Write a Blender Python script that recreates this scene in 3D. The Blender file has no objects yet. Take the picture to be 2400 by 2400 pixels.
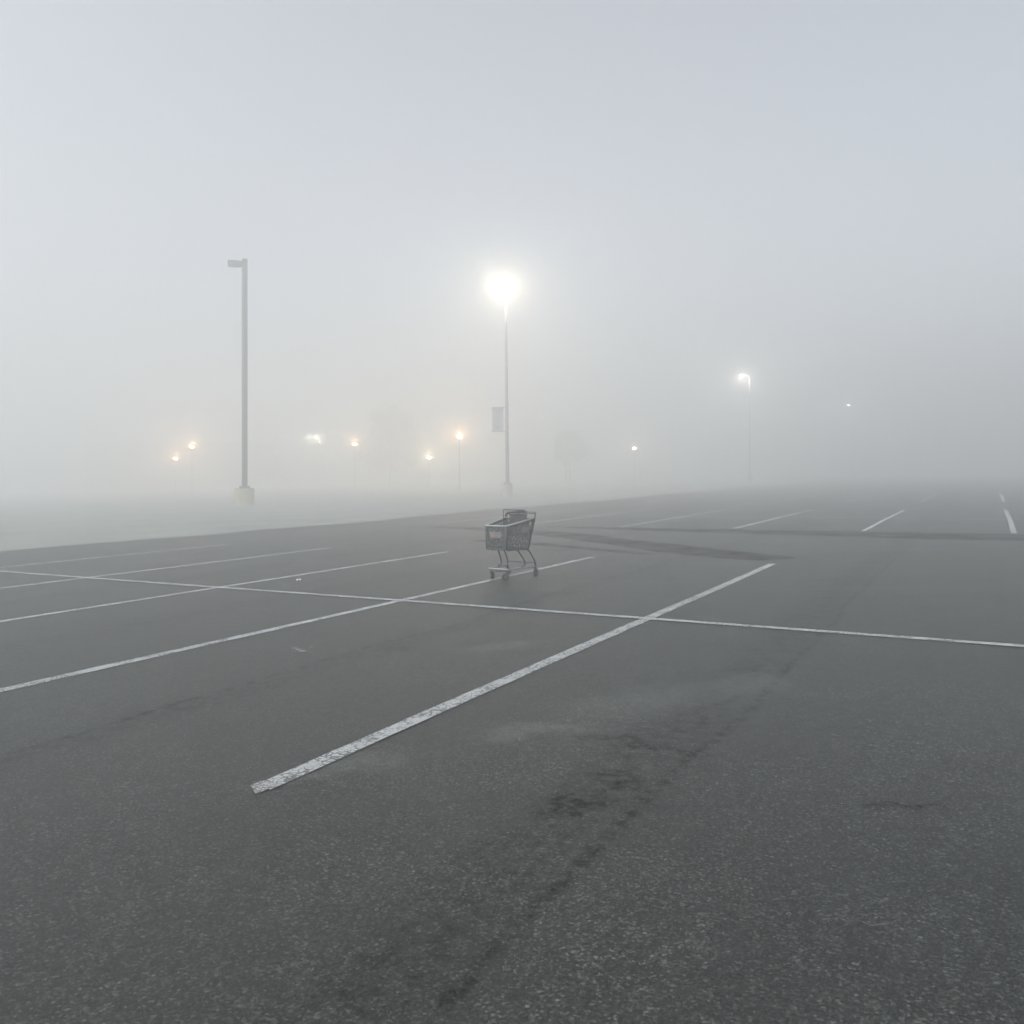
import bpy, bmesh, math, random
from mathutils import Vector, Matrix
R = math.radians
random.seed(11)
sc = bpy.context.scene
C = sc.collection

# ------------------------------------------------------------------ site survey
F = 1962.0            # focal length in units of a 2400-wide frame
CAMZ = 1.5
HZ = 1113.0           # level horizon row in the 2400 frame
SLOPE = 0.0178        # the lot drains towards the left
UD = Vector((0.496, 0.8685)); VD = Vector((0.8685, -0.496))   # along / across the stalls

def gz(x): return SLOPE * x
def uv(u, v): p = UD * u + VD * v; return (p.x, p.y)
def ground(px, py):
    yl = HZ - SLOPE * (px - 1200)
    d = CAMZ * F / (py - yl)
    return ((px - 1200) / F * d, d)
def lat(px, d): return (px - 1200) / F * d
def hgt(py, d): return CAMZ + (HZ - py) / F * d

# ------------------------------------------------------------------ helpers
def link(o, parent=None):
    C.objects.link(o)
    if parent is not None: o.parent = parent
    return o
def obj(name, bm, mats, parent=None, smooth=False, loc=None):
    me = bpy.data.meshes.new(name)
    bm.normal_update(); bm.to_mesh(me); bm.free()
    for m in (mats if isinstance(mats, (list, tuple)) else [mats]): me.materials.append(m)
    if smooth:
        for p in me.polygons: p.use_smooth = True
    o = bpy.data.objects.new(name, me)
    if loc: o.location = loc
    return link(o, parent)
def tag(o, label=None, cat=None, group=None, kind=None):
    if label: o['label'] = label
    if cat: o['category'] = cat
    if group: o['group'] = group
    if kind: o['kind'] = kind
    return o
def empty(name, loc, rz=0.0):
    o = bpy.data.objects.new(name, None); o.empty_display_size = .2
    o.location = loc; o.rotation_euler = (0, 0, rz)
    return link(o)
def box(bm, lo, hi, bevel=0.0, mi=0):
    r = bmesh.ops.create_cube(bm, size=1.0)
    vs = r['verts']
    c = [(a + b) / 2 for a, b in zip(lo, hi)]; s = [b - a for a, b in zip(lo, hi)]
    for v in vs: v.co = Vector([v.co[i] * s[i] + c[i] for i in range(3)])
    fs = set(f for v in vs for f in v.link_faces)
    for f in fs: f.material_index = mi
    if bevel:
        es = list(set(e for v in vs for e in v.link_edges))
        bmesh.ops.bevel(bm, geom=es, offset=bevel, segments=2, affect='EDGES', profile=.6)
def tube(bm, pts, r, seg=8, caps=True):
    pts = [Vector(p) for p in pts]
    n = len(pts); rad = r if isinstance(r, (list, tuple)) else [r] * n
    rings = []; ref = None
    for i, p in enumerate(pts):
        t = (pts[min(i + 1, n - 1)] - pts[max(i - 1, 0)]).normalized()
        if ref is None:
            a = Vector((0, 0, 1)) if abs(t.z) < .9 else Vector((1, 0, 0))
            ref = t.cross(a).normalized()
        ref = (ref - t * ref.dot(t)).normalized(); b = t.cross(ref)
        rings.append([bm.verts.new(p + (ref * math.cos(2 * math.pi * k / seg) + b * math.sin(2 * math.pi * k / seg)) * rad[i]) for k in range(seg)])
    for i in range(n - 1):
        for k in range(seg):
            bm.faces.new((rings[i][k], rings[i][(k + 1) % seg], rings[i + 1][(k + 1) % seg], rings[i + 1][k]))
    if caps:
        bm.faces.new(rings[0][::-1]); bm.faces.new(rings[-1])
def curve(pts, r=.05, n=5):
    """polyline with rounded corners"""
    pts = [Vector(p) for p in pts]; out = [pts[0]]
    for i in range(1, len(pts) - 1):
        a, p, b = pts[i - 1], pts[i], pts[i + 1]
        q = min(r, (a - p).length * .45, (b - p).length * .45)
        s = p + (a - p).normalized() * q; e = p + (b - p).normalized() * q
        for k in range(n + 1):
            t = k / n
            out.append(s * (1 - t) ** 2 + p * 2 * t * (1 - t) + e * t * t)
    out.append(pts[-1]); return out
def lathe(bm, prof, seg=24, cx=0, cy=0):
    rings = []
    for r, z in prof:
        rings.append([bm.verts.new((cx + r * math.cos(2 * math.pi * k / seg), cy + r * math.sin(2 * math.pi * k / seg), z)) for k in range(seg)])
    for i in range(len(rings) - 1):
        for k in range(seg):
            bm.faces.new((rings[i][k], rings[i][(k + 1) % seg], rings[i + 1][(k + 1) % seg], rings[i + 1][k]))
    bm.faces.new(rings[0][::-1]); bm.faces.new(rings[-1])
def disc_wheel(bm, c, axis, r, w, seg=20):
    axis = Vector(axis).normalized(); c = Vector(c)
    tube(bm, [c - axis * w / 2, c - axis * w * .42, c - axis * w * .25, c + axis * w * .25, c + axis * w * .42, c + axis * w / 2],
         [r * .80, r * .94, r, r, r * .94, r * .80], seg)
def sheet(pts, z, name, mat, step=None, jit=0.0):
    """thin flat piece lying on the sloping lot"""
    bm = bmesh.new()
    P = []
    n = len(pts)
    for i in range(n):
        a = Vector(pts[i]); b = Vector(pts[(i + 1) % n])
        k = max(1, int((b - a).length / step)) if step else 1
        for j in range(k):
            q = a.lerp(b, j / k)
            if jit: q += Vector((random.uniform(-jit, jit), random.uniform(-jit, jit)))
            P.append(q)
    vs = [bm.verts.new((p.x, p.y, gz(p.x) + z)) for p in P]
    f = bm.faces.new(vs)
    f.normal_update()
    if f.normal.z < 0: f.normal_flip()
    bmesh.ops.triangulate(bm, faces=[f])
    return tag(obj(name, bm, mat), kind='structure')

# ------------------------------------------------------------------ materials
def nodes_of(name):
    m = bpy.data.materials.new(name); m.use_nodes = True
    nt = m.node_tree; nt.nodes.clear()
    out = nt.nodes.new('ShaderNodeOutputMaterial')
    return m, nt, out
def N(nt, kind, **kw):
    n = nt.nodes.new(kind)
    for k, v in kw.items():
        if k.startswith('in_'):
            n.inputs[int(k[3:]) if k[3:].isdigit() else k[3:].replace('_', ' ')].default_value = v
        else: setattr(n, k, v)
    return n
def L(nt, a, b): nt.links.new(a, b)
def rampnode(nt, stops, interp='LINEAR'):
    r = nt.nodes.new('ShaderNodeValToRGB'); r.color_ramp.interpolation = interp
    e = r.color_ramp.elements
    while len(e) > 1: e.remove(e[-1])
    e[0].position, e[0].color = stops[0][0], (*stops[0][1], 1)
    for p, c in stops[1:]:
        x = e.new(p); x.color = (*c, 1)
    return r
def plain(name, col, rough=.5, metal=0.0, var=.25, scale=8.0, bump=.0, spec=.5):
    m, nt, out = nodes_of(name)
    b = N(nt, 'ShaderNodeBsdfPrincipled'); b.inputs['Roughness'].default_value = rough
    b.inputs['Metallic'].default_value = metal; b.inputs['Specular IOR Level'].default_value = spec
    tc = N(nt, 'ShaderNodeTexCoord'); no = N(nt, 'ShaderNodeTexNoise')
    no.inputs['Scale'].default_value = scale; no.inputs['Detail'].default_value = 6; no.inputs['Roughness'].default_value = .65
    L(nt, tc.outputs['Object'], no.inputs['Vector'])
    lo = tuple(c * (1 - var) for c in col); hi = tuple(min(1, c * (1 + var)) for c in col)
    r = rampnode(nt, [(.3, lo), (.7, hi)]); L(nt, no.outputs['Fac'], r.inputs['Fac'])
    L(nt, r.outputs['Color'], b.inputs['Base Color'])
    if bump:
        bp = N(nt, 'ShaderNodeBump'); bp.inputs['Strength'].default_value = bump; bp.inputs['Distance'].default_value = .01
        L(nt, no.outputs['Fac'], bp.inputs['Height']); L(nt, bp.outputs['Normal'], b.inputs['Normal'])
    L(nt, b.outputs['BSDF'], out.inputs['Surface'])
    return m
def glow(name, col, strength):
    m, nt, out = nodes_of(name)
    e = N(nt, 'ShaderNodeEmission'); e.inputs['Color'].default_value = (*col, 1); e.inputs['Strength'].default_value = strength
    L(nt, e.outputs['Emission'], out.inputs['Surface'])
    m.cycles.emission_sampling = 'NONE'      # the lamp objects do the lighting
    return m
def lamp(parent, loc, col, power, r=.2):
    d = bpy.data.lights.new('lamp_light', 'POINT'); d.energy = power; d.color = col; d.shadow_soft_size = r
    o = bpy.data.objects.new('lamp_light', d); o.location = loc; return link(o, parent)

def asphalt(name, dark, light, grain=.5, blobs=(), tracks=(), rough=.8, stone=.30, spec=.5, thin=0):
    """aggregate, worn mottling, stains of their own shape; object coordinates = metres on the lot"""
    m, nt, out = nodes_of(name)
    tc = N(nt, 'ShaderNodeTexCoord'); P = tc.outputs['Object']
    def noise(scale, detail=4, rough=.6, vec=None, dist=0):
        n = N(nt, 'ShaderNodeTexNoise'); n.inputs['Scale'].default_value = scale
        n.inputs['Detail'].default_value = detail; n.inputs['Roughness'].default_value = rough; n.inputs['Distortion'].default_value = dist
        L(nt, vec or P, n.inputs['Vector']); return n
    def maprange(sock, a, b, c, d, smooth=False):
        r = N(nt, 'ShaderNodeMapRange'); r.interpolation_type = 'SMOOTHSTEP' if smooth else 'LINEAR'
        for i, v in zip((1, 2, 3, 4), (a, b, c, d)): r.inputs[i].default_value = v
        L(nt, sock, r.inputs[0]); return r.outputs[0]
    def math_(op, a, b):
        n = N(nt, 'ShaderNodeMath', operation=op)
        for i, s in enumerate((a, b)):
            if isinstance(s, (int, float)): n.inputs[i].default_value = s
            else: L(nt, s, n.inputs[i])
        return n.outputs[0]
    # broad mottling stretched along the paving direction
    mp = N(nt, 'ShaderNodeMapping'); mp.inputs['Rotation'].default_value = (0, 0, -math.atan2(UD.y, UD.x)); mp.inputs['Scale'].default_value = (.22, 1, 1)
    L(nt, P, mp.inputs['Vector'])
    n1 = noise(.55, 5, .6); n2 = noise(1.3, 5, .65, mp.outputs['Vector']); n3 = noise(9, 5, .75)
    s = math_('ADD', math_('MULTIPLY', n1.outputs['Fac'], .40), math_('MULTIPLY', n2.outputs['Fac'], .34))
    s = math_('ADD', s, math_('MULTIPLY', n3.outputs['Fac'], .26))
    base = rampnode(nt, [(.36, dark), (.64, light)]); L(nt, s, base.inputs['Fac'])
    # dense aggregate: every stone its own tone, a few bright ones, a few dark gaps
    n4 = noise(75, 5, .8)
    vo = N(nt, 'ShaderNodeTexVoronoi'); vo.inputs['Scale'].default_value = 115; vo.inputs['Randomness'].default_value = 1; L(nt, P, vo.inputs['Vector'])
    sep = N(nt, 'ShaderNodeSeparateColor'); L(nt, vo.outputs['Color'], sep.inputs['Color'])
    v2 = N(nt, 'ShaderNodeTexVoronoi'); v2.inputs['Scale'].default_value = 23; v2.inputs['Randomness'].default_value = 1; L(nt, P, v2.inputs['Vector'])
    sep2 = N(nt, 'ShaderNodeSeparateColor'); L(nt, v2.outputs['Color'], sep2.inputs['Color'])
    tone = rampnode(nt, [(0, (.12,) * 3), (.35, (.40,) * 3), (.62, (.85,) * 3), (.84, (1.6,) * 3), (.95, (2.8,) * 3), (1, (4.2,) * 3)])
    L(nt, sep.outputs[0], tone.inputs['Fac'])
    tsep = N(nt, 'ShaderNodeSeparateColor'); L(nt, tone.outputs['Color'], tsep.inputs['Color'])
    t2 = maprange(sep2.outputs[1], 0, 1, .75, 1.25)
    gl = maprange(n4.outputs['Fac'], .30, .70, .35, 1.65)
    gg = math_('MULTIPLY', math_('MULTIPLY', tsep.outputs[0], t2), gl)
    gg = math_('ADD', math_('MULTIPLY', gg, grain), 1 - grain)
    mul = N(nt, 'ShaderNodeVectorMath', operation='SCALE'); L(nt, base.outputs['Color'], mul.inputs[0]); L(nt, gg, mul.inputs['Scale'])
    col = mul.outputs[0]
    pick = math_('MULTIPLY', maprange(sep2.outputs[0], .93, .97, 0, 1), maprange(v2.outputs['Distance'], .08, .2, 1, 0))
    tint = rampnode(nt, [(0, (stone, stone * .95, stone * .82)), (.5, (stone * .7, stone * .72, stone * .7)), (1, (stone * .55, stone * .42, stone * .33))])
    L(nt, sep2.outputs[2], tint.inputs['Fac'])
    mx = N(nt, 'ShaderNodeMix', data_type='RGBA'); L(nt, math_('MULTIPLY', pick, .42), mx.inputs[0]); L(nt, col, mx.inputs[6]); L(nt, tint.outputs['Color'], mx.inputs[7])
    col = mx.outputs[2]
    # coarse pits
    vp = N(nt, 'ShaderNodeTexVoronoi'); vp.inputs['Scale'].default_value = 30; L(nt, P, vp.inputs['Vector'])
    sp = N(nt, 'ShaderNodeSeparateColor'); L(nt, vp.outputs['Color'], sp.inputs['Color'])
    pit = math_('MULTIPLY', maprange(sp.outputs[0], .86, .93, 0, 1), maprange(vp.outputs['Distance'], .2, .4, .55, 0))
    mx = N(nt, 'ShaderNodeMix', data_type='RGBA'); L(nt, pit, mx.inputs[0]); L(nt, col, mx.inputs[6]); mx.inputs[7].default_value = (.008, .009, .009, 1)
    col = mx.outputs[2]
    # stains, oil and pale scuffs
    sheen = None
    def dull(f, amt):
        nonlocal sheen
        k = math_('SUBTRACT', 1.0, math_('MULTIPLY', f, amt))
        sheen = k if sheen is None else math_('MULTIPLY', sheen, k)
    if blobs or tracks:
        wn = noise(2.2, 6, .7)
        off = N(nt, 'ShaderNodeVectorMath', operation='MULTIPLY_ADD')
        L(nt, wn.outputs['Color'], off.inputs[0]); off.inputs[1].default_value = (.9, .9, 0); L(nt, P, off.inputs[2])
        br = noise(11, 5, .75)
        for (x, y, rx, ry, ang, colr, amt) in blobs:
            q = N(nt, 'ShaderNodeVectorMath', operation='SUBTRACT'); L(nt, off.outputs[0], q.inputs[0]); q.inputs[1].default_value = (x + .45, y + .45, 0)
            rr = N(nt, 'ShaderNodeVectorRotate', rotation_type='Z_AXIS'); L(nt, q.outputs[0], rr.inputs['Vector']); rr.inputs['Angle'].default_value = -ang
            ss = N(nt, 'ShaderNodeVectorMath', operation='MULTIPLY'); L(nt, rr.outputs[0], ss.inputs[0]); ss.inputs[1].default_value = (1 / rx, 1 / ry, 0)
            ln = N(nt, 'ShaderNodeVectorMath', operation='LENGTH'); L(nt, ss.outputs[0], ln.inputs[0])
            f = math_('MULTIPLY', maprange(ln.outputs['Value'], .05, 1.25, 1, 0, True), maprange(br.outputs['Fac'], .36, .6, .25, 1))
            if colr[0] < .03: dull(f, amt)
            mx = N(nt, 'ShaderNodeMix', data_type='RGBA'); L(nt, math_('MULTIPLY', f, amt), mx.inputs[0]); L(nt, col, mx.inputs[6]); mx.inputs[7].default_value = (*colr, 1)
            col = mx.outputs[2]
        sx = N(nt, 'ShaderNodeSeparateXYZ'); 
        wob = noise(.35, 3, .5); wo = N(nt, 'ShaderNodeVectorMath', operation='MULTIPLY_ADD')
        L(nt, wob.outputs['Color'], wo.inputs[0]); wo.inputs[1].default_value = (.5, .5, 0); L(nt, P, wo.inputs[2])
        L(nt, wo.outputs[0], sx.inputs[0])
        vv = math_('ADD', math_('MULTIPLY', sx.outputs[0], VD.x), math_('MULTIPLY', sx.outputs[1], VD.y))
        for (v0, w, amt) in tracks:
            dd = N(nt, 'ShaderNodeMath', operation='ABSOLUTE'); L(nt, math_('SUBTRACT', vv, v0 + .25 * (VD.x + VD.y)), dd.inputs[0])
            f = math_('MULTIPLY', maprange(dd.outputs[0], w * .15, w, 1, 0, True), maprange(br.outputs['Fac'], .42, .62, 0, 1))
            dull(f, amt)
            mx = N(nt, 'ShaderNodeMix', data_type='RGBA'); L(nt, math_('MULTIPLY', f, amt), mx.inputs[0]); L(nt, col, mx.inputs[6]); mx.inputs[7].default_value = (.004, .0045, .004, 1)
            col = mx.outputs[2]
    b = N(nt, 'ShaderNodeBsdfPrincipled'); b.inputs['Specular IOR Level'].default_value = spec
    thin_ = thin
    if sheen is not None: L(nt, math_('MULTIPLY', sheen, spec), b.inputs['Specular IOR Level'])
    L(nt, col, b.inputs['Base Color'])
    L(nt, maprange(s, .35, .65, rough - .08, rough + .06), b.inputs['Roughness'])
    hsum = math_('ADD', math_('MULTIPLY', n4.outputs['Fac'], 1.0), math_('MULTIPLY', pick, .35))
    bp = N(nt, 'ShaderNodeBump'); bp.inputs['Strength'].default_value = .55; bp.inputs['Distance'].default_value = .006
    L(nt, hsum, bp.inputs['Height']); L(nt, bp.outputs['Normal'], b.inputs['Normal'])
    if thin_:
        wn = noise(1.6, 6, .7)
        t = N(nt, 'ShaderNodeBsdfTransparent'); ms = N(nt, 'ShaderNodeMixShader')
        L(nt, maprange(wn.outputs['Fac'], .32, .62, .25, .85), ms.inputs[0]); L(nt, b.outputs['BSDF'], ms.inputs[1]); L(nt, t.outputs['BSDF'], ms.inputs[2])
        L(nt, ms.outputs['Shader'], out.inputs['Surface'])
    else: L(nt, b.outputs['BSDF'], out.inputs['Surface'])
    return m

def paint(name, wear, col=(.36, .38, .39)):
    """road paint: cracked, flaked away in places so the asphalt shows"""
    m, nt, out = nodes_of(name)
    tc = N(nt, 'ShaderNodeTexCoord'); P = tc.outputs['Object']
    b = N(nt, 'ShaderNodeBsdfPrincipled'); b.inputs['Roughness'].default_value = .7; b.inputs['Specular IOR Level'].default_value = .3
    n = N(nt, 'ShaderNodeTexNoise'); n.inputs['Scale'].default_value = 9; n.inputs['Detail'].default_value = 6; L(nt, P, n.inputs['Vector'])
    r = rampnode(nt, [(.3, tuple(c * .78 for c in col)), (.7, col)]); L(nt, n.outputs['Fac'], r.inputs['Fac']); L(nt, r.outputs['Color'], b.inputs['Base Color'])
    wn = N(nt, 'ShaderNodeTexNoise'); wn.inputs['Scale'].default_value = 14; wn.inputs['Detail'].default_value = 3; L(nt, P, wn.inputs['Vector'])
    off = N(nt, 'ShaderNodeVectorMath', operation='MULTIPLY_ADD'); L(nt, wn.outputs['Color'], off.inputs[0]); off.inputs[1].default_value = (.07, .07, 0); L(nt, P, off.inputs[2])
    v = N(nt, 'ShaderNodeTexVoronoi', feature='DISTANCE_TO_EDGE'); v.inputs['Scale'].default_value = 24; L(nt, off.outputs[0], v.inputs['Vector'])
    thick = N(nt, 'ShaderNodeTexNoise'); thick.inputs['Scale'].default_value = 5; thick.inputs['Detail'].default_value = 5; L(nt, P, thick.inputs['Vector'])
    tr = N(nt, 'ShaderNodeMapRange'); tr.inputs[1].default_value = .38; tr.inputs[2].default_value = .7; tr.inputs[3].default_value = .0; tr.inputs[4].default_value = .17
    L(nt, thick.outputs['Fac'], tr.inputs[0])
    crack = N(nt, 'ShaderNodeMath', operation='LESS_THAN'); L(nt, v.outputs['Distance'], crack.inputs[0]); L(nt, tr.outputs[0], crack.inputs[1])
    fl = N(nt, 'ShaderNodeTexNoise'); fl.inputs['Scale'].default_value = 60; fl.inputs['Detail'].default_value = 4; fl.inputs['Roughness'].default_value = .7; L(nt, P, fl.inputs['Vector'])
    fc = N(nt, 'ShaderNodeMath', operation='GREATER_THAN'); L(nt, fl.outputs['Fac'], fc.inputs[0]); fc.inputs[1].default_value = 1 - wear
    mxx = N(nt, 'ShaderNodeMath', operation='MAXIMUM'); L(nt, crack.outputs[0], mxx.inputs[0]); L(nt, fc.outputs[0], mxx.inputs[1])
    am = N(nt, 'ShaderNodeMath', operation='MULTIPLY'); L(nt, mxx.outputs[0], am.inputs[0]); am.inputs[1].default_value = .62
    t = N(nt, 'ShaderNodeBsdfTransparent'); ms = N(nt, 'ShaderNodeMixShader')
    L(nt, am.outputs[0], ms.inputs[0]); L(nt, b.outputs['BSDF'], ms.inputs[1]); L(nt, t.outputs['BSDF'], ms.inputs[2])
    L(nt, ms.outputs['Shader'], out.inputs['Surface'])
    return m

def blob(px, py, rx, ry, ang, col, amt):
    x, y = ground(px, py); return (x, y, rx, ry, ang, col, amt)
PALE = (.125, .14, .13); OIL = (.0025, .003, .0028)
BLOBS = [blob(1265, 1712, .42, .18, .1, PALE, .42), blob(1760, 1600, .4, .25, .6, PALE, .38), blob(1560, 1640, .9, .4, .3, PALE, .28),
         blob(1440, 1822, .22, .11, .0, OIL, .8), blob(1360, 1885, .3, .07, .1, OIL, .9), blob(1470, 1850, .16, .08, .2, OIL, .8), blob(1440, 1740, .42, .07, -.5, OIL, .45),
         blob(1560, 1760, .4, .06, -.5, OIL, .5), blob(930, 1523, .22, .09, 0, OIL, .5), blob(645, 1613, .2, .08, .3, OIL, .45),
         blob(2100, 1880, .14, .07, .3, OIL, .8), blob(1180, 1515, .4, .2, .5, PALE, .35), blob(820, 1800, .45, .2, .4, PALE, .4),
         blob(1290, 1392, .3, .18, .2, OIL, .35), blob(380, 1670, .4, .12, .5, OIL, .4)]
M = {}
M['asphalt'] = asphalt('worn_asphalt', (.0075, .0092, .0073), (.029, .0332, .0285), grain=.95, rough=.56, blobs=BLOBS,
                       tracks=[(-1.6, .32, .5), (-1.35, .06, .7), (-4.65, .22, .38), (-4.75, .05, .6), (-7.8, .4, .35), (1.6, .35, .4), (-10.8, .4, .35)])
M['seal'] = asphalt('sealed_asphalt', (.006, .007, .007), (.012, .013, .013), grain=.35, rough=.95, stone=.12, spec=.15, thin=1)
M['old'] = asphalt('old_pale_pavement', (.12, .133, .122), (.27, .29, .27), grain=.3, rough=.85, stone=.3)
M['paint'] = paint('white_road_paint', .40)
M['remnant'] = paint('old_paint_flakes', .47, (.34, .35, .35))
M['paint_far'] = paint('worn_road_paint', .37, (.42, .44, .45))
M['pole'] = plain('weathered_bronze_steel', (.035, .035, .038), .7, 0, .2, 3, 0, .25)
M['steel'] = plain('grey_steel', (.20, .20, .20), .6, 0, .15, 4, 0, .2)
M['galv'] = plain('pale_galvanised_steel', (.30, .30, .31), .6, .0, .15, 4)
M['concrete'] = plain('painted_concrete', (.36, .34, .22), .85, 0, .18, 5, .3)
M['concrete_bare'] = plain('stained_concrete', (.40, .36, .31), .85, 0, .18, 5, .3)
M['plastic'] = plain('grey_plastic', (.06, .068, .066), .5, 0, .12, 12)
M['chrome'] = plain('dull_zinc_steel', (.055, .06, .06), .45, .2, .2, 15)
M['highlit_zinc'] = plain('highlit_zinc_tube', (.30, .32, .32), .4, .3, .2, 15)  # tray tube: its highlights are put into the colour, lighter than the legs
M['rimplastic'] = plain('toplit_rim_plastic', (.33, .35, .35), .4, 0, .15, 20)  # basket rim: light from above painted in as a paler grey
M['wire'] = plain('dark_wire', (.05, .053, .053), .5, .2, .15, 15)
M['black'] = plain('black_plastic', (.022, .023, .024), .5, 0, .2, 20)
M['rubber'] = plain('dark_rubber', (.03, .03, .031), .8, 0, .3, 30)
M['decal'] = plain('grey_decal_plate', (.17, .18, .185), .45, 0, .1, 20)
M['orange'] = plain('faded_orange_print', (.34, .20, .15), .5, 0, .1, 20)
M['print'] = plain('faded_print', (.26, .22, .20), .5, 0, .1, 20)
M['bark'] = plain('grey_bark', (.06, .05, .042), .9, 0, .3, 6, .5)
M['leaf'] = plain('dark_foliage', (.045, .06, .035), .6, 0, .5, 1.1)
M['wall'] = plain('grey_stucco', (.14, .14, .135), .9, 0, .1, 2)
M['roof'] = plain('dark_roofing', (.06, .06, .06), .9, 0, .2, 2)
M['pane'] = plain('dark_window_glass', (.02, .022, .025), .15, 0, .2, 2)
M['banner'] = plain('grey_banner_cloth', (.48, .48, .51), .85, 0, .1, 4)
M['bannerprint'] = plain('dark_banner_print', (.27, .27, .29), .85, 0, .1, 4)
M['paper'] = plain('white_paper', (.65, .65, .63), .9, 0, .1, 20)

# ------------------------------------------------------------------ setting
HALF = 285.0
bm = bmesh.new()
g = 24
grid = [[bm.verts.new((-HALF + 2 * HALF * i / g, -HALF + 2 * HALF * j / g, gz(-HALF + 2 * HALF * i / g))) for j in range(g + 1)] for i in range(g + 1)]
for i in range(g):
    for j in range(g): bm.faces.new((grid[i][j], grid[i + 1][j], grid[i + 1][j + 1], grid[i][j + 1]))
tag(obj('asphalt_ground', bm, M['asphalt']), kind='structure')

# pale older paving beyond the left edge of the newer asphalt
edge = []
v0 = -18.7
for k in range(0, 190):
    u = -40 + k * .9
    edge.append(uv(u, v0 + .28 * math.sin(u * .31 + 1) + .18 * math.sin(u * .93) + random.uniform(-.06, .06)))
edge += [uv(131, -190), uv(-40, -190)]
sheet(edge, .003, 'old_pavement', M['old'])

# darker sealed strips in the drive aisle
def strip(pts, n): return sheet([uv(*p) for p in pts], n, 'sealed_strip', M['seal'], .3, .07)
strip([(21.35, -11.5), (21.4, -9), (21.45, -5), (21.4, 0), (21.3, 6), (21.2, 16), (19.0, 16), (19.2, 8), (19.35, 2), (19.6, -2), (20.0, -5), (20.5, -8), (20.95, -10)], .003)
strip([(19.2, -9.2), (18.2, -7.7), (17.0, -6.1), (15.9, -4.5), (14.75, -2.8), (14.15, -3.3), (14.25, -4.0), (15.25, -5.7), (16.4, -7.1), (17.5, -8.6), (18.6, -10.3), (19.8, -13.0), (20.2, -14.8), (20.6, -14.2), (20.1, -11.6)], .0035)
strip([(16.6, -10.3), (16.2, -8.4), (15.3, -6.6), (14.6, -5.2), (14.5, -5.5), (15.0, -6.9), (15.8, -8.6), (16.2, -10.4)], .003)

# stall markings
def line(u0, v_0, u1, v_1, w, mat, z=.006):
    a = Vector(uv(u0, v_0)); b = Vector(uv(u1, v_1)); t = (b - a).normalized(); nrm = Vector((-t.y, t.x)) * w / 2
    n = max(2, int((b - a).length / .18))
    bm = bmesh.new(); prev = None; sk = .06
    ph = random.uniform(0, 6)
    for i in range(n + 1):
        q = a.lerp(b, i / n) + Vector((-t.y, t.x)) * (.008 * math.sin(i * .11 + ph))
        wl = 1 + random.uniform(-.08, .06); wr = 1 + random.uniform(-.08, .06)
        e = t * (sk if i in (0,) else 0)
        p = q + nrm * wl + e; r = q - nrm * wr
        cur = (bm.verts.new((p.x, p.y, gz(p.x) + z)), bm.verts.new((r.x, r.y, gz(r.x) + z)))
        if prev: bm.faces.new((prev[0], prev[1], cur[1], cur[0]))
        prev = cur
    bmesh.ops.recalc_face_normals(bm, faces=bm.faces[:])
    for f in bm.faces:
        if f.normal.z < 0: f.normal_flip()
    return tag(obj('parking_line', bm, mat), kind='structure')
ROW1 = [-3.05, -6.2, -9.33, -12.32, -15.4]
for v in ROW1:
    line(2.85, v - .025, 2.99, v - .02, .112, M['remnant'], .0075)
    line(2.92, v - .02, 13.7, v + .03, .118, M['paint'])
line(8.08, -15.4, 8.16, 10, .11, M['paint'], .0095)
for v in (-15.15, -12.05, -8.9, -5.77, -2.65, .47, 3.6, 6.7):
    line(21.6, v, 32.7, v, .115, M['paint_far'])
line(27.15, -15.2, 27.15, 14, .10, M['paint_far'], .0095)
for v in (-30.4, -27.3, -24.2, -15.1, -12.0, -8.75, -5.7, -2.6, .5, 3.6):
    line(40.3, v, 51.2, v, .115, M['paint_far'], .0095)
# remnants of old painted marks
def remnant(px, py, w, h, n):
    cx, cy = ground(px, py)
    bm = bmesh.new()
    for k in range(n):
        x = cx + random.uniform(-w, w) * .5; y = cy + random.uniform(-h, h) * .5
        r = random.uniform(.05, .13) * min(w, h); m = random.randint(6, 9)
        vs = []
        for i in range(m):
            a = 2 * math.pi * i / m; q = r * random.uniform(.5, 1.2)
            xx = x + q * math.cos(a) * 1.5; vs.append(bm.verts.new((xx, y + q * math.sin(a), gz(xx) + .0065 + k * .0003)))
        bm.faces.new(vs)
    return tag(obj('paint_remnant', bm, M['remnant']), kind='structure')
remnant(702, 1525, .15, .20, 16); remnant(731, 1524, .04, .08, 4); remnant(697, 1543, .06, .06, 2)
remnant(432, 1220, .55, .7, 12); remnant(652, 1204, .5, .8, 14); remnant(778, 1205, .75, .7, 13); remnant(362, 1203, .3, .5, 5)
remnant(1030, 1430, .18, .12, 5); remnant(637, 1346, .7, .15, 7)

# air
bm = bmesh.new(); box(bm, (-300, -300, -6.5), (300, 300, 16.0))
m, nt, out = nodes_of('fog')
DENS = .0240
pv = N(nt, 'ShaderNodeVolumePrincipled')
pv.inputs['Color'].default_value = (.966, .976, .974, 1); pv.inputs['Density'].default_value = DENS
pv.inputs['Density Attribute'].default_value = ''; pv.inputs['Anisotropy'].default_value = .6
L(nt, pv.outputs['Volume'], out.inputs['Volume'])
tag(obj('haze', bm, m), kind='stuff')

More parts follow.
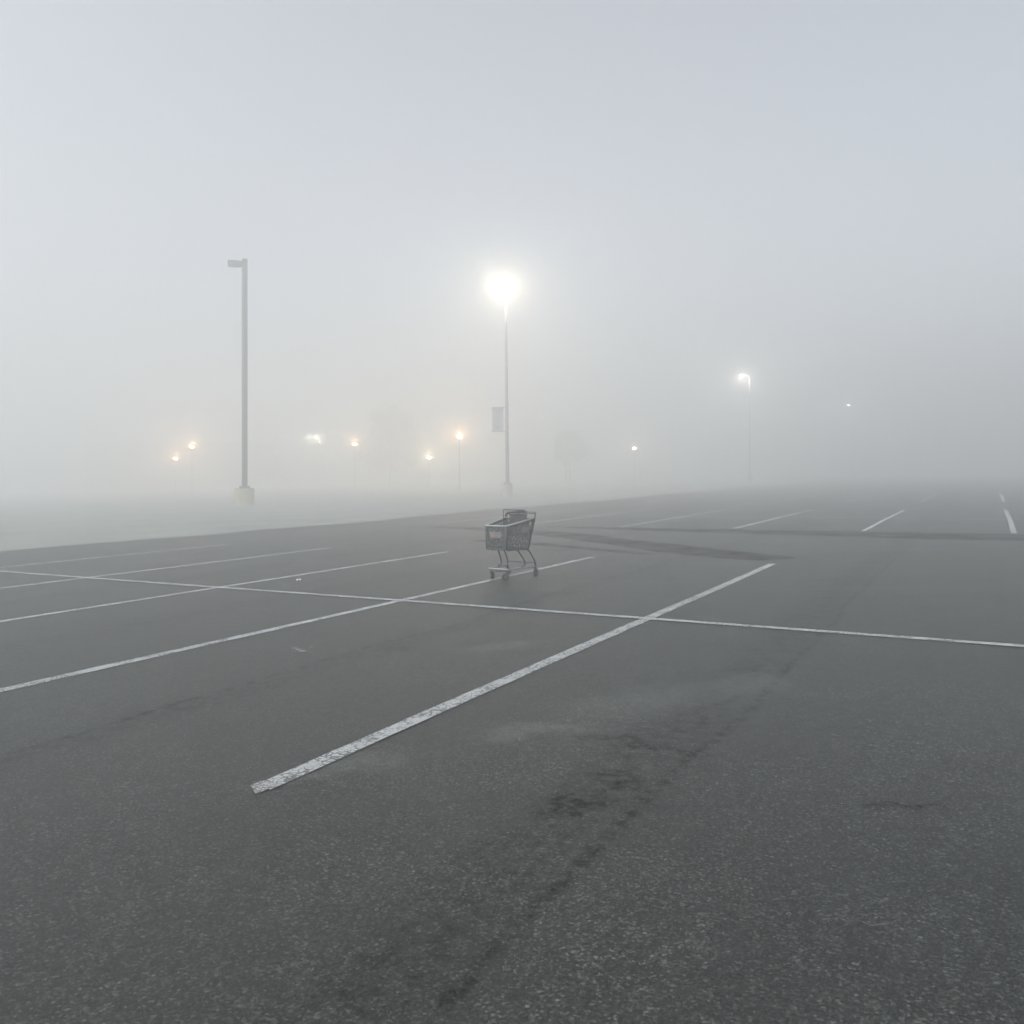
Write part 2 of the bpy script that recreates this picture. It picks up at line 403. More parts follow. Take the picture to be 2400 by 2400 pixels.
# ------------------------------------------------------------------ lot lamps
WARM = (1.0, .87, .66)
def lot_lamp(x, y, top, label, rz, lit=None, base=(.54, 1.05), pole=(.24, .24), square=True, lean=0.0, pm='pole', cm='concrete', dbl=False, headlen=.95, arm=.42):
    z0 = gz(x)
    t = empty('light_pole', (x, y, z0), 0)
    tag(t, label, 'lamp post', 'tall light poles of the car park')
    bm = bmesh.new(); r, h = base
    lathe(bm, [(r, -.1), (r, h * .5), (r * .995, h - .05), (r * .96, h)], 32)
    obj('concrete_base', bm, M[cm], t, False)
    H = top - z0
    bm = bmesh.new(); pw = pole[0]
    box(bm, (-pw * 1.05, -pw * 1.05, h + .002), (pw * 1.05, pw * 1.05, h + .10), .012)
    for sx in (-1, 1):
        for sy in (-1, 1): tube(bm, [(sx * pw * .8, sy * pw * .8, h + .09), (sx * pw * .8, sy * pw * .8, h + .16)], .025, 6)
    obj('base_plate', bm, M[pm], t)
    bm = bmesh.new()
    n = 10; lx = -math.tan(lean) * H
    pts = [(lx * (k / n), 0, h + .1 + (H - h - .1) * k / n) for k in range(n + 1)]
    rad = [(pole[0] + (pole[1] - pole[0]) * k / n) / 2 for k in range(n + 1)]
    if square:
        tube(bm, pts, [q * math.sqrt(2) for q in rad], 4)
        bmesh.ops.rotate(bm, verts=bm.verts[:], cent=(0, 0, 0), matrix=Matrix.Rotation(R(0), 3, 'Z'))
    else: tube(bm, pts, rad, 12)
    obj('pole', bm, M[pm], t)
    bm = bmesh.new(); tube(bm, [(lx, 0, H), (lx, 0, H + .02), (lx, 0, H + .05)], [pole[1] * .72, pole[1] * .72, pole[1] * .3], 4 if square else 12); obj('pole_cap', bm, M[pm], t)
    for s in ((0, math.pi) if dbl else (0,)):
        rot = Matrix.Rotation(rz + s, 4, 'Z'); tr = Matrix.Translation((lx, 0, H - .30))
        bm = bmesh.new(); box(bm, (pole[1] * .4, -.05, -.07), (pole[1] * .5 + arm, .05, .07), .01); bm.transform(tr @ rot); obj('arm', bm, M[pm], t)
        bm = bmesh.new(); x0 = pole[1] * .5 + arm
        # shoebox head: deeper in the middle, tapering to the arm
        th = .06 if lit else .17
        prof = [(x0, .14, th * (.6 if lit else .8)), (x0 + .20, .23, th), (x0 + headlen, .23, th)]
        rings = []
        for (xx, hw, hh) in prof:
            rings.append([bm.verts.new((xx, -hw, -hh * .9)), bm.verts.new((xx, hw, -hh * .9)), bm.verts.new((xx, hw * .96, hh)), bm.verts.new((xx, -hw * .96, hh))])
        for i in range(2):
            for k in range(4): bm.faces.new((rings[i][k], rings[i][(k + 1) % 4], rings[i + 1][(k + 1) % 4], rings[i + 1][k]))
        bm.faces.new(rings[0][::-1]); bm.faces.new(rings[-1])
        bmesh.ops.recalc_face_normals(bm, faces=bm.faces[:])
        bm.transform(tr @ rot); hd = obj('lamp_head', bm, M[pm], t)
        bm = bmesh.new()
        bmesh.ops.create_icosphere(bm, subdivisions=3, radius=1)
        for v in bm.verts:
            v.co = Vector((v.co.x * (.34 if lit else .25) + x0 + (.55 if lit else .48), v.co.y * .21, v.co.z * ((.26 if lit else .04) if v.co.z < 0 else .01) - th * .92))
        bm.transform(tr @ rot)
        obj('lens', bm, lit[0] if lit else M['pane'], hd, True)
        if lit: lamp(t, (tr @ rot) @ Vector((x0 + .55, 0, -.48)), lit[1], lit[2])
    return t
d1 = 48.5
x1, y1 = lat(573.5, d1), d1
lot_lamp(x1, y1, hgt(608, d1), 'dark square light pole with unlit box head on a yellowish concrete base', R(196), None, base=(.55, 1.0), pole=(.235, .235), headlen=.78, arm=.03)
lampmat = (glow('white_lamp_glow', WARM, 60), WARM, 1050)
d2 = 57.0
mainlamp = lot_lamp(lat(1189.5, d2), d2, hgt(655, d2), 'pale tapered light pole with a blazing white lamp and a hanging banner', R(262), lampmat,
         base=(.35, .85), pole=(.26, .15), square=False, lean=R(.55), pm='steel', cm='concrete_bare', headlen=1.0)
dim = (glow('cool_lamp_glow', (1, .95, .84), 60), (1, .92, .78), 1300)
faintest = (glow('faintest_lamp_glow', (1, .97, .9), 14), (1, .95, .85), 200)
faint = (glow('faint_lamp_glow', (1, .97, .9), 22), (1, .95, .85), 500)
d3 = 100.0
lot_lamp(lat(1757, d3), d3, hgt(873, d3), 'light pole on the right fading into fog under a small bright white lamp', R(200), dim, base=(.35, .85), pole=(.22, .14), square=False, pm='galv', cm='concrete_bare')
d4 = 140.0
lot_lamp(lat(2000, d4), d4, hgt(943, d4), 'far right light pole, its lamp only a faint white speck in the fog', R(200), faint, base=(.35, .85), pole=(.22, .14), square=False, pm='galv', cm='concrete_bare')
d5 = 168.0
lot_lamp(lat(1282, d5), d5, hgt(975, d5), 'light pole with barely visible white lamp above the small round tree', R(200), faintest, base=(.35, .85), pole=(.22, .14), square=False, pm='galv', cm='concrete_bare')
d6 = 165.0
lot_lamp(lat(320, d6), d6, hgt(1034, d6), 'leftmost light pole with a faint white streak of a lamp', R(180), faintest, base=(.35, .85), pole=(.22, .14), square=False, pm='galv', cm='concrete_bare')

# banner on the lit pole
bx, by = lat(1189.5, d2), d2
bt = empty('banner', (bx, by, hgt(1012, d2)))
tag(bt, 'tall grey banner with dark lettering hanging from arms on the lit light pole', 'banner')
zt = hgt(954, d2) - hgt(1012, d2)
xl, xr = lat(1154, d2) - bx, lat(1180, d2) - bx
bm = bmesh.new(); nb = 12
prev = None
for k in range(nb + 1):
    zz = .06 + (zt - .12) * k / nb; dy = .03 * math.sin(k * .6)
    cur = [bm.verts.new((xx, dy * (j % 2) + .02 * math.sin(j), zz)) for j, xx in enumerate([xl, xl * .66 + xr * .34, xl * .33 + xr * .67, xr])]
    if prev:
        for j in range(3): bm.faces.new((prev[j], prev[j + 1], cur[j + 1], cur[j]))
    prev = cur
bmesh.ops.solidify(bm, geom=bm.faces[:], thickness=.012)
obj('banner_cloth', bm, M['banner'], bt)
for zz in (.03, zt - .03):
    bm = bmesh.new(); tube(bm, [(.02, 0, zz), (xl - .05, 0, zz)], .028, 8); obj('banner_arm', bm, M['steel'], bt)
bm = bmesh.new(); box(bm, (xl - .02, -.05, zt - .22), (xr, .05, zt - .06), .01); obj('header_board', bm, M['bannerprint'], bt)
xm = (xl + xr) / 2
for k in range(6):
    zz = zt * .80 - k * zt * .085; w = random.uniform(.10, .17)
    bm = bmesh.new(); box(bm, (xm - w, -.058, zz - .03), (xm + w, -.05, zz + .03), .002); obj('dark_lettering', bm, M['bannerprint'], bt)
bm = bmesh.new(); lathe(bm, [(.16, -.004), (.16, .004)], 20); bm.transform(Matrix.Translation((xm, -.055, zt * .15)) @ Matrix.Rotation(R(90), 4, 'X'))
obj('dark_emblem', bm, M['bannerprint'], bt)

# ------------------------------------------------------------------ small warm lamps
def post_lamp(px, py, d, label, strength, col=(1, .58, .26), s=1.0):
    x = lat(px, d); z0 = gz(x); H = hgt(py, d) - z0
    t = empty('post_lamp', (x, d, z0)); tag(t, label, 'street lamp', 'small warm lamps along the far edge')
    bm = bmesh.new(); lathe(bm, [(.16, -.05), (.16, .25), (.10, .4), (.07, .6), (.055, 1.2), (.05, H - .2)], 14); obj('post', bm, M['galv'], t)
    bm = bmesh.new(); lathe(bm, [(.06, H - .2), (.14, H - .16), (.16, H - .13)], 14); obj('collar', bm, M['galv'], t)
    hd = None
    bm = bmesh.new(); lathe(bm, [(.30 * s, H + .10), (.28 * s, H + .12), (.12, H + .17), (.04, H + .2)], 20); obj('hood', bm, M['galv'], t)
    bm = bmesh.new(); lathe(bm, [(.10, H - .13), (.19 * s, H - .06), (.29 * s, H + .05), (.30 * s, H + .098)], 20)
    obj('lamp_bowl', bm, glow('warm_lamp_glow', col, strength * .1), t, True)
    lamp(t, (0, 0, H + .32), col, strength * 2.3, .08)
    return t
post_lamp(1077, 1025, 84, 'orange post lamp with its thin post visible, left of the banner pole', 420, (1, .60, .28))
post_lamp(450, 1048, 98, 'upper brighter of the two orange lamps left of the dark pole', 420)
post_lamp(411, 1076, 112, 'lower dimmer of the two orange lamps left of the dark pole', 620)
post_lamp(832, 1042, 103, 'orange lamp between the glowing panel and the wide tree', 380)
post_lamp(1005, 1073, 104, 'low tiny yellow lamp right of the wide tree', 500, (1, .8, .45))
post_lamp(1487, 1052, 118, 'small yellowish lamp right of the small round tree', 260, (1, .8, .5))

# ------------------------------------------------------------------ glowing panel
dp = 135.0
px0 = lat(741, dp)
t = empty('lit_panel', (px0, dp, gz(px0))); tag(t, 'faintly glowing pale square panel with two bright bulbs, left of an orange lamp', 'sign')
zb = hgt(1041, dp) - gz(px0); ztp = hgt(1016, dp) - gz(px0); hw = 20.5 / F * dp
bm = bmesh.new()
tube(bm, [(0, 0, -.1), (0, 0, zb)], .055, 8)
obj('support_post', bm, M['galv'], t)
bm = bmesh.new(); box(bm, (-hw - .06, -.10, zb - .06), (hw + .06, .16, ztp + .06), .02); obj('panel_frame', bm, M['galv'], t)
m, nt, out = nodes_of('glowing_panel_face')
e = N(nt, 'ShaderNodeEmission'); e.inputs['Strength'].default_value = 1.9
tc = N(nt, 'ShaderNodeTexCoord'); vo = N(nt, 'ShaderNodeTexVoronoi'); vo.inputs['Scale'].default_value = 5.5; vo.inputs['Randomness'].default_value = .5
L(nt, tc.outputs['Object'], vo.inputs['Vector'])
r = rampnode(nt, [(0, (2.2, 2.05, 1.4)), (.22, (1.0, .95, .7)), (.42, (.75, .74, .62)), (.8, (.5, .5, .42))]); L(nt, vo.outputs['Distance'], r.inputs['Fac'])
L(nt, r.outputs['Color'], e.inputs['Color']); L(nt, e.outputs['Emission'], out.inputs['Surface'])
bm = bmesh.new(); box(bm, (-hw, -.125, zb), (hw, -.103, ztp)); obj('panel_face', bm, m, t); lamp(t, (0, -1.2, (zb + ztp) / 2), (1, .93, .7), 1300, .5)
for bxx, byy in ((727, 1022), (742, 1023)):
    bm = bmesh.new(); bmesh.ops.create_icosphere(bm, subdivisions=2, radius=.12, matrix=Matrix.Translation((lat(bxx, dp) - px0, -.2, hgt(byy, dp) - gz(px0))))
    obj('bulb', bm, glow('bulb_glow', (1, .97, .9), 30), t, True)

# ------------------------------------------------------------------ trees and the far store
def tree(x, y, H, cw, ch, label, trunks=1, n=5200, seed=1, group='trees in the fog'):
    rnd = random.Random(seed); z0 = gz(x)
    t = empty('tree', (x, y, z0)); tag(t, label, 'tree', group)
    czm = H - ch / 2
    bm = bmesh.new()
    for k in range(trunks):
        ox = (k - (trunks - 1) / 2) * .5
        pts = [(ox, 0, -.1), (ox * 1.1 + rnd.uniform(-.1, .1), 0, (H - ch) * .6), (ox * .8 + rnd.uniform(-.2, .2), .1, H - ch * .7), (ox * .5, 0, H - ch * .35)]
        tube(bm, pts, [.17, .13, .10, .04], 8)
        for j in range(6):
            a = rnd.uniform(0, 6.28); q = rnd.uniform(.45, .8)
            tube(bm, [(ox, 0, H - ch * rnd.uniform(.75, .95)), (ox + math.cos(a) * cw * .2, math.sin(a) * cw * .2, H - ch * .6), (ox + math.cos(a) * cw * .42 * q, math.sin(a) * cw * .42 * q, H - ch * rnd.uniform(.2, .5))], [.07, .05, .02], 5)
    obj('trunk', bm, M['bark'], t)
    bm = bmesh.new()
    lobes = []
    for k in range(30):
        a = rnd.uniform(0, 6.28); r = math.sqrt(rnd.random()) * .38; zz = rnd.uniform(-.36, .40)
        f = math.sqrt(max(.05, 1 - (zz / .55) ** 2))
        lobes.append((Vector((math.cos(a) * r * cw * f, math.sin(a) * r * cw * f, czm + zz * ch)), rnd.uniform(.08, .23) * min(cw, ch * 1.3)))
    for k in range(n):
        c, rr = rnd.choice(lobes)
        dvec = Vector((rnd.gauss(0, 1), rnd.gauss(0, 1), rnd.gauss(0, 1))).normalized() * rr * rnd.random() ** .45
        p = c + dvec; s = rnd.uniform(.05, .13) * (1 + cw / 14)
        a = Vector((rnd.gauss(0, 1), rnd.gauss(0, 1), rnd.gauss(0, 1))).normalized(); b = a.orthogonal().normalized()
        cc = a.cross(b)
        vs = [bm.verts.new(p + b * s), bm.verts.new(p + cc * s * .6), bm.verts.new(p - b * s), bm.verts.new(p - cc * s * .6)]
        bm.faces.new(vs)
    obj('crown', bm, M['leaf'], t)
    return t
td = 130.0
tree(lat(1331, td), td, hgt(1008, td) - gz(lat(1331, td)), 106 / F * td, 90 / F * td, 'small round tree with two thin trunks, ghostly in the fog right of the banner pole', 2, 11000, 3)
td = 132.0
tree(lat(914, td), td, hgt(955, td) - gz(lat(914, td)), 165 / F * td, 152 / F * td, 'tall wide tree barely showing in the fog left of the banner pole', 1, 14000, 5)
td = 146.0
tree(lat(625, td), td, hgt(1035, td) - gz(lat(625, td)), 120 / F * td, 85 / F * td, 'faint low tree behind the dark unlit light pole, on its right', 1, 4500, 8)

db = 158.0
xa, xb = lat(200, db), lat(560, db)
zg = gz(xb); zs = gz(xa)
t = empty('store_building', ((xa + xb) / 2, db, zg)); tag(t, 'long low flat roofed store building almost lost in the fog at left', 'building')
w2 = (xb - xa) / 2; hb = hgt(1040, db) - zg
bm = bmesh.new(); box(bm, (-w2, 0, zs - zg - .5), (w2, 14, hb)); obj('wall', bm, M['wall'], t)
bm = bmesh.new(); box(bm, (-w2 - .15, -.15, hb + .002), (w2 + .15, 14.15, hb + .35), .03); obj('roof', bm, M['roof'], t)
for k in range(6):
    xx = -w2 + 2.2 + k * (2 * w2 - 4.4) / 5
    bm = bmesh.new(); box(bm, (xx - 1.1, -.06, .9), (xx + 1.1, .04, 2.6)); wdw = obj('window', bm, M['roof'], t)
    bm = bmesh.new(); box(bm, (xx - 1.0, -.075, 1.0), (xx + 1.0, -.063, 2.5)); obj('pane', bm, M['pane'], wdw)

# ------------------------------------------------------------------ shopping cart
bvec = Vector((.5, .867)); FX, FY = -.23, 11.84
cart = empty('shopping_cart', (FX, FY, gz(FX)), math.atan2(bvec.y, bvec.x))
# local: +x runs backwards from the nose, -y is the cart's right-hand side as seen here
cart.rotation_euler.y = 0
tag(cart, 'abandoned grey shopping cart with lattice plastic basket standing on the asphalt', 'shopping cart')
def Y(y): return -y        # photo-right side positive in the measurements
TOP = dict(fl=(0, Y(-.168), .776), fr=(0, Y(.168), .776), rl=(.70, Y(-.24), .862), rr=(.70, Y(.24), .862))
BOT = dict(fl=(.028, Y(-.16), .448), fr=(.028, Y(.16), .448), rl=(.565, Y(-.208), .418), rr=(.565, Y(.208), .418))
def V(t): return Vector(t)
def quadmap(a, b, c, d):   # a,b bottom; d,c top
    a, b, c, d = V(a), V(b), V(c), V(d)
    return lambda s, t: (a * (1 - s) + b * s) * (1 - t) + (d * (1 - s) + c * s) * t
def lattice(bm, q, W, H, pitch, wid, thick, s0=.0, s1=1.0, t0=0.0, t1=1.0, slope=1.0, hole=None):
    nrm = (q(1, 0) - q(0, 0)).cross(q(0, 1) - q(0, 0)).normalized()
    X0, X1, Z0, Z1 = s0 * W, s1 * W, t0 * H, t1 * H
    for sg in (1, -1):
        k = -60
        while k < 60:
            c = k * pitch; k += 1
            # line: z - Z0 = sg*slope*(x - X0) + c
            pts = []
            nseg = 10
            xs = []
            for xx in (X0, X1):
                z = Z0 + sg * slope * (xx - X0) + c
                if Z0 <= z <= Z1: xs.append((xx, z))
            for z in (Z0, Z1):
                xx = X0 + (z - Z0 - c) / (sg * slope)
                if X0 < xx < X1: xs.append((xx, z))
            if len(xs) < 2: continue
            xs.sort(); (xa_, za_), (xb_, zb_) = xs[0], xs[-1]
            if math.hypot(xb_ - xa_, zb_ - za_) < .01: continue
            A = q(xa_ / W, za_ / H); B = q(xb_ / W, zb_ / H)
            d = (B - A).normalized(); sd = nrm.cross(d).normalized() * wid / 2; th = nrm * thick / 2 * (1 if sg > 0 else .9)
            vs = [bm.verts.new(p + x * sd + y * th) for p in (A, B) for x, y in ((-1, -1), (1, -1), (1, 1), (-1, 1))]
            for f in ((0, 1, 2, 3), (7, 6, 5, 4), (0, 4, 5, 1), (1, 5, 6, 2), (2, 6, 7, 3), (3, 7, 4, 0)):
                bm.faces.new([vs[i] for i in f])
def slab(bm, q, s0, s1, t0, t1, off0, off1, nrm=None):
    n = nrm or (q(1, 0) - q(0, 0)).cross(q(0, 1) - q(0, 0)).normalized()
    vs = [bm.verts.new(q(s, t) + n * o) for o in (off0, off1) for s, t in ((s0, t0), (s1, t0), (s1, t1), (s0, t1))]
    for f in ((3, 2, 1, 0), (4, 5, 6, 7), (0, 1, 5, 4), (1, 2, 6, 5), (2, 3, 7, 6), (3, 0, 4, 7)):
        bm.faces.new([vs[i] for i in f])
qf = quadmap(BOT['fl'], BOT['fr'], TOP['fr'], TOP['fl'])        # nose
qr = quadmap(BOT['fr'], BOT['rr'], TOP['rr'], TOP['fr'])        # side facing right
ql = quadmap(BOT['rl'], BOT['fl'], TOP['fl'], TOP['rl'])
qb = quadmap(BOT['rr'], BOT['rl'], TOP['rl'], TOP['rr'])
qd = quadmap(BOT['fl'], BOT['rl'], BOT['rr'], BOT['fr'])
def panel(name, q, W, H, wide_corner=(0.05, .05), slope=1.0):
    bm = bmesh.new()
    lattice(bm, q, W, H, .059 * math.sqrt(1 + slope * slope), .0142, .010, .02, .98, .03, .97, slope)
    slab(bm, q, 0, 1, 0, .055, -.009, .009); slab(bm, q, 0, 1, .93, 1, -.009, .009)
    slab(bm, q, 0, wide_corner[0], .055, .93, -.0085, .0085); slab(bm, q, 1 - wide_corner[1], 1, .055, .93, -.0085, .0085)
    bmesh.ops.recalc_face_normals(bm, faces=bm.faces[:])
    return obj(name, bm, M['plastic'], cart)
pf = panel('basket_front', qf, .33, .33, (.09, .15), 1.0)
pr = panel('basket_side', qr, .62, .37, (.05, .04), 1.5)
pl_ = panel('basket_side', ql, .62, .37, (.05, .05), 1.5)
pb = panel('basket_back', qb, .44, .45, (.06, .06), 1.2)
bm = bmesh.new(); lattice(bm, qd, .55, .36, .05, .014, .012); slab(bm, qd, 0, 1, 0, .06, -.008, .008); slab(bm, qd, 0, 1, .94, 1, -.008, .008)
bmesh.ops.recalc_face_normals(bm, faces=bm.faces[:]); obj('basket_floor', bm, M['plastic'], cart)
# rolled rim
bm = bmesh.new()
for a, b in (('fl', 'fr'), ('fr', 'rr'), ('rl', 'fl')):
    A, B = V(TOP[a]), V(TOP[b]); tube(bm, [A + Vector((0, 0, .006)), B + Vector((0, 0, .006))], .0125, 8)
for a in TOP.values(): bmesh.ops.create_icosphere(bm, subdivisions=2, radius=.0135, matrix=Matrix.Translation(V(a) + Vector((0, 0, .006))))
obj('rim', bm, M['rimplastic'], cart, True)
# corner ribs
bm = bmesh.new()
for k in ('fl', 'fr'): tube(bm, [V(BOT[k]) , V(TOP[k])], .014, 8)
for k in ('rl', 'rr'): tube(bm, [V(BOT[k]) , V(TOP[k])], .013, 8)
for a, b in (('fl', 'fr'), ('fr', 'rr'), ('rl', 'fl'), ('rr', 'rl')): tube(bm, [V(BOT[a]), V(BOT[b])], .012, 8)
obj('corner_ribs', bm, M['plastic'], cart, True)
# badge plates with a round orange emblem and small print
def badge(q, W, H, s0, s1, t0, t1, cs, parent, flip):
    bm = bmesh.new(); slab(bm, q, s0, s1, t0, t1, .008 * flip, .016 * flip); bmesh.ops.recalc_face_normals(bm, faces=bm.faces[:])
    p = obj('badge_plate', bm, M['decal'], parent)
    n = (q(1, 0) - q(0, 0)).cross(q(0, 1) - q(0, 0)).normalized() * flip
    ex = (q(1, .5) - q(0, .5)).normalized(); ez = n.cross(ex) * flip
    c = q(cs, (t0 + t1) / 2) + n * .0185; rad = (t1 - t0) * H * .36
    bm = bmesh.new(); vs = [bm.verts.new(c + (ex * math.cos(a) + ez * math.sin(a)) * rad) for a in [2 * math.pi * i / 24 for i in range(24)]]
    vi = [bm.verts.new(c + (ex * math.cos(a) + ez * math.sin(a)) * rad * .35) for a in [2 * math.pi * i / 24 for i in range(24)]]
    for i in range(24): bm.faces.new((vs[i], vs[(i + 1) % 24], vi[(i + 1) % 24], vi[i]))
    obj('round_emblem', bm, M['orange'], p)
    bm = bmesh.new(); rs = cs + rad * 1.5 / W; x = rs
    while x < s1 - .05:
        w = random.uniform(.025, .055)
        slab(bm, q, x, min(s1 - .03, x + w), t0 + (t1 - t0) * .36, t0 + (t1 - t0) * .62, .0165 * flip, .018 * flip); x += w + .018
    bmesh.ops.recalc_face_normals(bm, faces=bm.faces[:])
    obj('small_print', bm, M['print'], p)
badge(qf, .33, .33, .22, .80, .50, .76, .35, pf, 1)
badge(qr, .62, .37, .60, .86, .58, .80, .67, pr, 1)
# tubular frame
tr_ = .0125
bm = bmesh.new()
tray = [(.74, Y(-.24), .155), (.10, Y(-.172), .166), (.06, Y(-.15), .166), (.06, Y(.15), .166), (.10, Y(.172), .166), (.74, Y(.24), .155)]
tube(bm, curve(tray, .05, 5), tr_, 10)
obj('tray_frame', bm, M['highlit_zinc'], cart, True)
for s in (-1, 1):
    bm = bmesh.new()
    tube(bm, curve([(.40, Y(.15 * s), .425), (.58, Y(.21 * s), .416), (.735, Y(.235 * s), .225), (.742, Y(.24 * s), .13), (.742, Y(.24 * s), .105)], .05, 5), tr_, 10)
    obj('rear_leg', bm, M['chrome'], cart, True)
    bm = bmesh.new()
    tube(bm, curve([(.12, Y(.13 * s), .43), (.33, Y(.165 * s), .43), (.485, Y(.198 * s), .255), (.495, Y(.20 * s), .185), (.38, Y(.196 * s), .166)], .05, 6), tr_, 10)
    obj('front_leg', bm, M['chrome'], cart, True)
    bm = bmesh.new()
    tube(bm, curve([(.565, Y(.213 * s), .42), (.70, Y(.248 * s), .862), (.725, Y(.246 * s), .93), (.745, Y(.235 * s), .944)], .03, 5), .0115, 10)
    obj('upright', bm, M['chrome'], cart, True)
bm = bmesh.new(); tube(bm, [(.735, Y(-.235), .207), (.735, Y(.235), .207)], .006, 8); obj('crossbar', bm, M['chrome'], cart)
bm = bmesh.new(); box(bm, (.11, -.165, .122), (.155, .165, .140), .004); obj('caster_bar', bm, M['chrome'], cart)
bm = bmesh.new(); tube(bm, [(.745, Y(-.235), .944), (.745, Y(.235), .944)], .0175, 12); obj('handle', bm, M['decal'], cart, True)
# wire back of the child seat
bm = bmesh.new()
zt_, zb_ = .99, .62; xt, xbm = .52, .56
tube(bm, curve([(xbm, Y(-.185), zb_), (xt, Y(-.185), zt_), (xt, Y(.185), zt_), (xbm, Y(.185), zb_)], .015, 3), .0062, 6)
for k in range(1, 11):
    yy = -.185 + .37 * k / 11
    tube(bm, [(xbm, yy, zb_), (xt, yy, zt_)], .0034, 5)
for zz in (.70, .78, .9): tube(bm, [(xbm + (xt - xbm) * (zz - zb_) / (zt_ - zb_), -.185, zz), (xbm + (xt - xbm) * (zz - zb_) / (zt_ - zb_), .185, zz)], .0028, 5)
obj('child_seat_wire', bm, M['wire'], cart)
bm = bmesh.new()
vs0 = [(.60, -.165, .60), (.60, .165, .60), (.645, .135, .905), (.645, -.135, .905)]
a = [bm.verts.new(p) for p in vs0]; b2 = [bm.verts.new((p[0] + .02, p[1], p[2])) for p in vs0]
for f in ((0, 1, 2, 3),): bm.faces.new([a[i] for i in f]); bm.faces.new([b2[i] for i in f][::-1])
for i in range(4): bm.faces.new((a[i], b2[i], b2[(i + 1) % 4], a[(i + 1) % 4]))
bmesh.ops.recalc_face_normals(bm, faces=bm.faces[:])
obj('seat_flap', bm, M['wire'], cart)
bm = bmesh.new(); tube(bm, curve([(.60, Y(-.19), .915), (.66, Y(-.14), .945), (.72, Y(.0), .965), (.735, Y(.10), .955)], .05, 4), [.013] * len(curve([(.60, Y(-.19), .915), (.66, Y(-.14), .945), (.72, Y(.0), .965), (.735, Y(.10), .955)], .05, 4)), 8)
box(bm, (.63, -.15, .905), (.66, .15, .925), .004)
obj('seat_strap', bm, M['black'], cart)
# casters
def caster(mx, my, ang, trail, fixed=False):
    d = Vector((math.cos(ang), math.sin(ang), 0)); ax = Vector((-d.y, d.x, 0))
    c = Vector((mx, my, .052)) + d * trail
    bm = bmesh.new()
    tube(bm, [(mx, my, .105), (mx, my, .135)], .02, 10)
    for s in (-1, 1):
        p0 = Vector((mx, my, .112)); sd = ax * .021 * s
        w = d * .02
        vs = [bm.verts.new(p + o * ax * .0022) for o in (-1, 1) for p in (p0 + sd - w * 1.3, p0 + sd + w * 1.3, c + sd + w * .7, c + sd - w * .7)]
        for f in ((0, 1, 2, 3), (7, 6, 5, 4), (0, 4, 5, 1), (1, 5, 6, 2), (2, 6, 7, 3), (3, 7, 4, 0)): bm.faces.new([vs[i] for i in f])
    tube(bm, [c - ax * .025, c + ax * .025], .006, 8)
    bm2 = bmesh.new()
    q0 = Vector((mx, my, .108)); 
    box(bm2, (-.028, -.024, 0), (.028, .024, .006)); bm2.transform(Matrix.Translation(q0) @ Matrix.Rotation(ang, 4, 'Z'))
    tmp = bpy.data.meshes.new('tmp'); bm2.to_mesh(tmp); bm2.free(); bm.from_mesh(tmp); bpy.data.meshes.remove(tmp)
    bmesh.ops.recalc_face_normals(bm, faces=bm.faces[:])
    fk = obj('caster', bm, M['chrome'], cart)
    bm = bmesh.new(); disc_wheel(bm, c, ax, .052, .03, 24); wh = obj('wheel', bm, M['rubber'], fk, True)
    bm = bmesh.new(); disc_wheel(bm, c, ax, .024, .034, 16); obj('hub', bm, M['plastic'], fk, True)
base_ang = math.atan2(bvec.y, bvec.x)
caster(.132, Y(-.14), R(8), .012)
caster(.132, Y(.14), math.pi - base_ang, .05)
caster(.742, Y(-.24), 0, .012)
caster(.742, Y(.24), 0, .012)

# small litter
x, y = ground(693, 1362)
bm = bmesh.new(); rnd = random.Random(4)
pv_ = [[bm.verts.new((i * .02, j * .02, .008 + rnd.uniform(0, .025))) for j in range(4)] for i in range(4)]
for i in range(3):
    for j in range(3): bm.faces.new((pv_[i][j], pv_[i + 1][j], pv_[i + 1][j + 1], pv_[i][j + 1]))
tag(obj('paper_scrap', bm, M['paper'], loc=(x, y, gz(x))), 'tiny crumpled white paper scrap lying on the asphalt at left', 'litter')

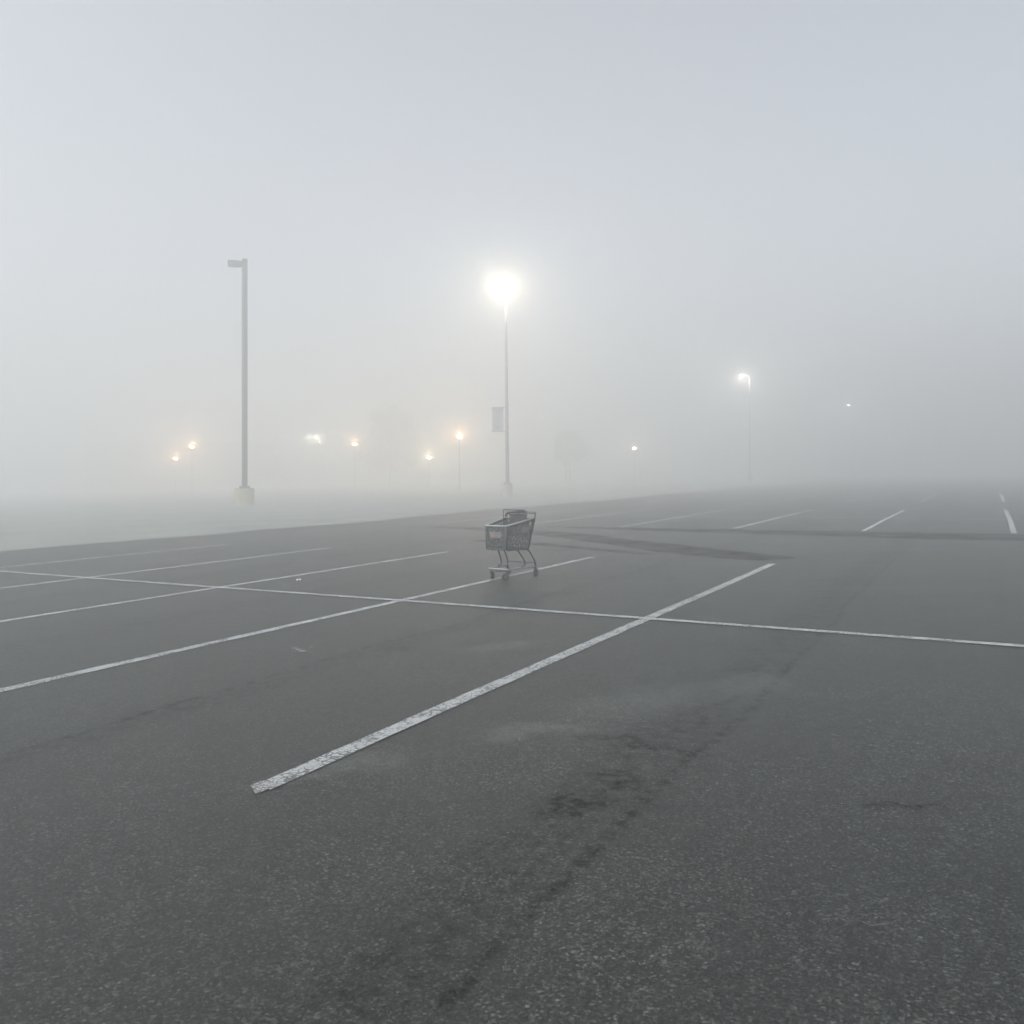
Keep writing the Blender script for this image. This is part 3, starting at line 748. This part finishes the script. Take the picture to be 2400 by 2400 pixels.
# ------------------------------------------------------------------ light
SUN_EL, SUN_AZ = 50.0, -135.0      # degrees; azimuth from straight ahead, negative = left
w = bpy.data.worlds.new('World'); sc.world = w; w.use_nodes = True
nt = w.node_tree; nt.nodes.clear()
wo = nt.nodes.new('ShaderNodeOutputWorld'); bg = nt.nodes.new('ShaderNodeBackground'); sk = nt.nodes.new('ShaderNodeTexSky')
sk.sky_type = 'NISHITA'; sk.sun_disc = False; sk.sun_elevation = R(SUN_EL); sk.sun_rotation = R(SUN_AZ)
sk.air_density = 1.0; sk.dust_density = 4.0; sk.ozone_density = 1.0; sk.altitude = 0
bg.inputs['Strength'].default_value = .12
hs = nt.nodes.new('ShaderNodeHueSaturation'); hs.inputs['Saturation'].default_value = .32
nt.links.new(sk.outputs['Color'], hs.inputs['Color']); nt.links.new(hs.outputs['Color'], bg.inputs['Color']); nt.links.new(bg.outputs['Background'], wo.inputs['Surface'])
sun = bpy.data.lights.new('sun', 'SUN'); sun.energy = .9; sun.angle = R(60); sun.color = (.97, 1, .97)
so = bpy.data.objects.new('sun', sun); link(so)
dirv = Vector((math.sin(R(SUN_AZ)) * math.cos(R(SUN_EL)), math.cos(R(SUN_AZ)) * math.cos(R(SUN_EL)), math.sin(R(SUN_EL))))
so.rotation_euler = dirv.to_track_quat('Z', 'Y').to_euler(); so.location = (0, 0, 60)

# ------------------------------------------------------------------ camera
cam = bpy.data.cameras.new('camera'); co = bpy.data.objects.new('camera', cam); link(co)
co.location = (0, 0, CAMZ); co.rotation_euler = (R(90), 0, 0)
cam.sensor_width = 36; cam.lens = 36 * F / 2400; cam.shift_y = -(1200 - HZ) / 2400
cam.clip_start = .05; cam.clip_end = 2000
sc.camera = co
sc.view_settings.view_transform = 'Standard'; sc.view_settings.look = 'None'; sc.view_settings.exposure = 0.86; sc.view_settings.gamma = 1
cy = sc.cycles
cy.max_bounces = 10; cy.volume_bounces = 5; cy.diffuse_bounces = 3; cy.glossy_bounces = 2; cy.transparent_max_bounces = 24
cy.use_denoising = True; cy.denoiser = 'OPENIMAGEDENOISE'; cy.use_light_tree = True; cy.sample_clamp_indirect = 1.0; cy.sample_clamp_direct = 200.0; cy.caustics_reflective = False; cy.caustics_refractive = False
